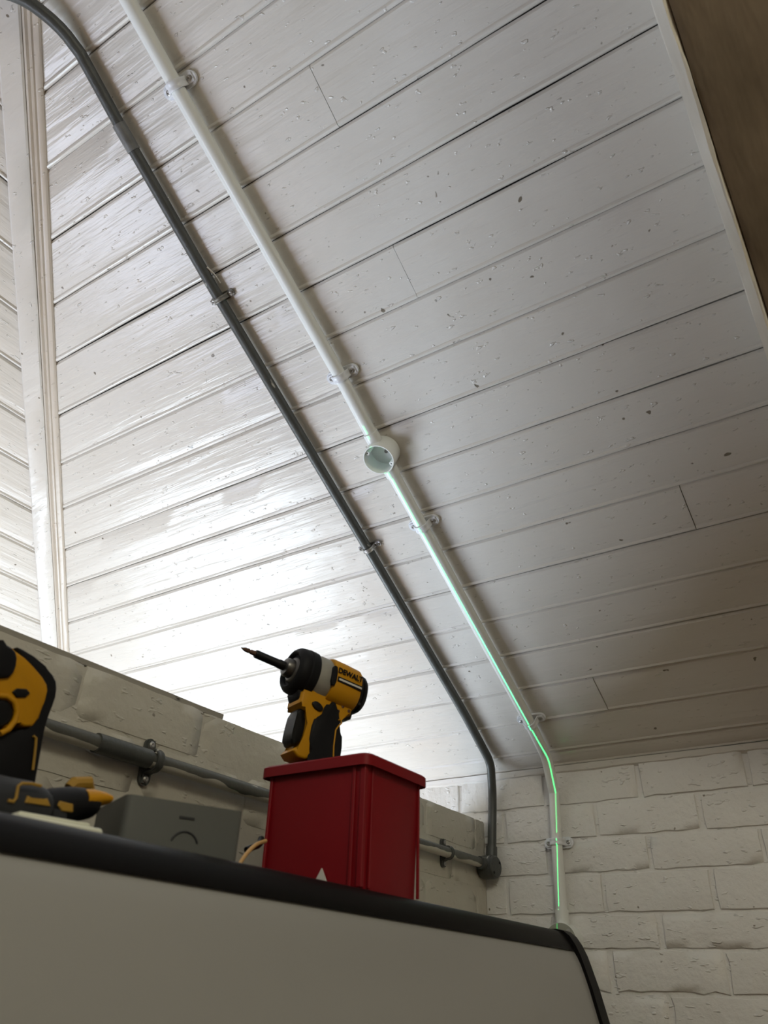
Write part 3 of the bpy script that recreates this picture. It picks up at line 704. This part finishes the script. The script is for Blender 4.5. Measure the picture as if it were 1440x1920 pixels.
# ------------------------------------------------------------------ grey mounting box
zg = ZB; p0 = Vector((-.5594, .4546, 0)); p1 = Vector((-.5176, .5543, 0)); p3 = Vector((-.6496, .4768, 0))
ex = (p1 - p0).normalized(); ey = Vector((-ex.y, ex.x, 0)); L = (p1 - p0).length; Wd = .092
gb = thing('mounting_box', 'grey plastic electrical box with a round knockout on the cabinet', 'electrical box', p0 + ex * L / 2 + ey * Wd / 2 + Vector((0, 0, zg)))
mg = Matrix((ex, ey, Vector((0, 0, 1)))).transposed().to_4x4(); mg.translation = p0 + Vector((0, 0, zg))
hb = .142 - zg
bm = bmesh.new()
def rr(z, ins, r=.006):
    pts = []
    for cx, cy, a0 in ((L - ins - r, Wd - ins - r, 0), (ins + r, Wd - ins - r, 90), (ins + r, ins + r, 180), (L - ins - r, ins + r, 270)):
        for k in range(4): a = math.radians(a0 + k * 30); pts.append(mg @ Vector((cx + r * math.cos(a), cy + r * math.sin(a), z)))
    return pts
ring_skin(bm, [rr(0, .0005), rr(hb, 0), rr(hb, .003), rr(.003, .003)]); obj('body', bm, 'greybox', gb)
bm = bmesh.new(); pts = [mg @ Vector((.056 + .0125 * math.cos(a), -.0002, .010 + .0125 * math.sin(a))) for a in [math.radians(20 + k * 10) for k in range(15)]]
tube(bm, pts, .0008, 6); obj('knockout_ring', bm, 'dgrey', gb)
bm = bmesh.new(); box(bm, (.048, -.0006, .0325), (.062, .001, .0345), 0, 1, mg); obj('moulded_mark', bm, 'dgrey', gb)

# ------------------------------------------------------------------ ivory plate
po = Vector((-.545, .345, ZB)); pe = Vector((.012, .066, 0)).normalized(); pn = Vector((-pe.y, pe.x, 0))
mp_ = Matrix((pe, pn, Vector((0, 0, 1)))).transposed().to_4x4(); mp_.translation = po
sp_ = thing('switch_plate', 'ivory plastic cover plate lying on the cabinet edge', 'cover plate', po + pe * .035)
bm = bmesh.new(); box(bm, (0, 0, 0), (.073, .045, .0100), .003, 3, mp_); obj('plate', bm, 'offwhite', sp_)
bm = bmesh.new(); box(bm, (.008, .008, .0100), (.065, .038, .0135), .0015, 2, mp_); obj('raised_face', bm, 'offwhite', sp_)

# ------------------------------------------------------------------ upright drill at the left edge
XD = -.655
def pxp(px, py, X=XD):
    d = ray(px, py); return d * (X / d.x)
def pl_(pts, X=XD): return [(p.y, p.z) for p in (pxp(a, b, X) for a, b in pts)]
mx = Matrix(((0, 1, 0, 0), (1, 0, 0, 0), (0, 0, 1, 0), (0, 0, 0, 1)))    # local x -> world y, local y -> world x
dl = thing('cordless_drill', 'upright yellow and black cordless drill cut by the left edge', 'power tool', Vector((XD - .025, .37, ZB)))
def dprism(name, pts, x0, x1, mat, bev, sm=1, parent=dl):
    bm = bmesh.new(); prism(bm, smoothpoly(pl_(pts), sm) if sm else pl_(pts), x0, x1, mx, bev, 3); return obj(name, bm, mat, parent, ang=45)
dprism('motor_housing', [(-80, 1170), (0, 1205), (32, 1220), (52, 1240), (90, 1278), (88, 1300), (70, 1362), (38, 1362), (36, 1345), (10, 1372), (-60, 1330)], XD - .048, XD, 'yellow', .006)
dprism('spine', [(30, 1210), (52, 1220), (98, 1258), (111, 1284), (103, 1314), (90, 1347), (81, 1382), (64, 1500), (-40, 1500), (-40, 1392), (10, 1382), (38, 1366), (66, 1368), (74, 1340), (85, 1300), (85, 1280), (52, 1250)], XD - .046, XD - .001, 'black', .006)
dprism('front_ring', [(-40, 1185), (-6, 1206), (16, 1212), (30, 1228), (26, 1258), (10, 1276), (-40, 1262)], XD - .052, XD + .004, 'black', .003)
bm = bmesh.new()
ringc = pl_([(-8, 1328)])[0]
dprism('trigger', [(-40, 1312), (8, 1308), (26, 1324), (26, 1346), (12, 1364), (-40, 1372)], XD - .036, XD + .002, 'blackp', .004)
bm = bmesh.new(); tube(bm, [Vector((XD + .0015, *q)) for q in pl_([(-6, 1305), (10, 1306), (24, 1316), (30, 1334), (26, 1352), (14, 1368), (-2, 1376)])], .0026, 10); obj('trigger_guard', bm, 'yellow', dl)
dprism('direction_button', [(22, 1298), (30, 1291), (48, 1292), (55, 1300), (46, 1308), (30, 1308)], XD - .052, XD + .002, 'blackp', .001, 0)
bm = bmesh.new(); tube(bm, [Vector((XD + .0005, *q)) for q in pl_([(62, 1380), (67, 1384), (66, 1400), (61, 1444)])], .0012, 8); obj('grip_stripe', bm, 'ochre', dl)
q0 = pl_([(60, 1465)])[0]
bm = bmesh.new(); box(bm, (XD - .055, q0[0] - .105, ZB), (XD + .006, q0[0] - .004, ZB + .034), .005, 2); obj('battery', bm, 'blackp', dl)

# ------------------------------------------------------------------ tool lying on its side
XT = -.566
lt_ = thing('lying_tool', 'dark cordless tool with yellow markings lying on its side beside the grey box', 'power tool', Vector((XT - .02, .37, ZB)))
def loft(name, sts, mat, parent=lt_, n=20):
    bm = bmesh.new(); rings = []
    for (px, ptop, pbot, dep) in sts:
        a, b = pxp(px, ptop, XT), pxp(px, pbot, XT); c = (a + b) / 2; hz = (a.z - b.z) / 2
        rings.append([Vector((XT - dep + math.cos(k * 2 * math.pi / n) * dep, c.y, max(ZB, c.z + math.sin(k * 2 * math.pi / n) * hz))) for k in range(n)])
    ring_skin(bm, rings); return obj(name, bm, mat, parent, ang=60)
loft('body', [(-60, 1432, 1570, .030), (0, 1436, 1570, .030), (40, 1446, 1565, .030), (78, 1454, 1560, .029), (95, 1466, 1560, .026), (112, 1484, 1560, .024), (125, 1504, 1560, .02)], 'dgrey')
loft('handle', [(100, 1474, 1560, .020), (120, 1470, 1550, .020), (150, 1468, 1545, .020), (172, 1471, 1540, .019), (190, 1486, 1535, .017)], 'black')
loft('end_collar', [(168, 1473, 1525, .0175), (190, 1475, 1518, .0165), (205, 1480, 1512, .015), (213, 1487, 1508, .010)], 'yellow')
bm = bmesh.new(); a = pxp(130, 1478, XT - .045); b = pxp(170, 1482, XT - .045); tube(bm, [a, a.lerp(b, .15) + Vector((0, 0, .004)), a.lerp(b, .8) + Vector((0, 0, .0055)), b], [.005, .006, .0065, .004], 10); obj('lock_lever', bm, 'ochre', lt_)
def badge(name, pts, off):
    bm = bmesh.new(); prism(bm, pl_(pts, XT), XT - .012, XT + off, mx, .0006, 1); return obj(name, bm, 'ochre', lt_)
badge('printed_badge', [(46, 1505), (52, 1492), (60, 1498), (80, 1500), (88, 1497), (94, 1512), (70, 1508)], .0012)
badge('printed_badge', [(108, 1510), (112, 1502), (136, 1508), (136, 1523), (115, 1520)], .0012)
bm = bmesh.new(); tube(bm, [Vector((XT + .0008, *q)) for q in pl_([(14, 1501), (24, 1503), (29, 1496), (33, 1474), (40, 1469), (60, 1470), (76, 1474)], XT)], .0012, 8); obj('trim_line', bm, 'ochre', lt_)

# ------------------------------------------------------------------ cable scraps beside the bin
a = [pxp(448, 1622, -.585), pxp(458, 1606, -.585), pxp(470, 1592, -.588), pxp(482, 1582, -.592), pxp(498, 1577, -.598)]
for q in a: q.z = max(q.z, ZB + .0022)
y_lim = by0 - .006
a = [Vector((p.x, min(p.y, y_lim), p.z)) for p in a]
bm = bmesh.new(); tube(bm, smoothpath(a, 2), .0021, 10); tag(obj('cable_offcut', bm, 'cable', org=a[0]), 'short tan cable offcut curving out beside the red bin', 'cable')
b = [pxp(462, 1594, -.600), pxp(474, 1588, -.600), pxp(486, 1592, -.602), pxp(476, 1606, -.604), pxp(490, 1572, -.606)]
b = [Vector((p.x, min(p.y, y_lim + .002), max(p.z, ZB + .004))) for p in b]
bm = bmesh.new(); tube(bm, smoothpath([b[0], b[1], b[2] + Vector((0, 0, .004)), b[4]], 2), .0034, 10)
tag(obj('cable_scrap', bm, 'blackp', org=b[0]), 'black cable scrap behind the tan cable offcut', 'cable')

# ------------------------------------------------------------------ lift everything from camera-relative to floor-relative height
for o in COL.objects:
    if '_o' in o: del o['_o']
    if o.parent is None and o.type in ('MESH', 'EMPTY'): o.location.z += H
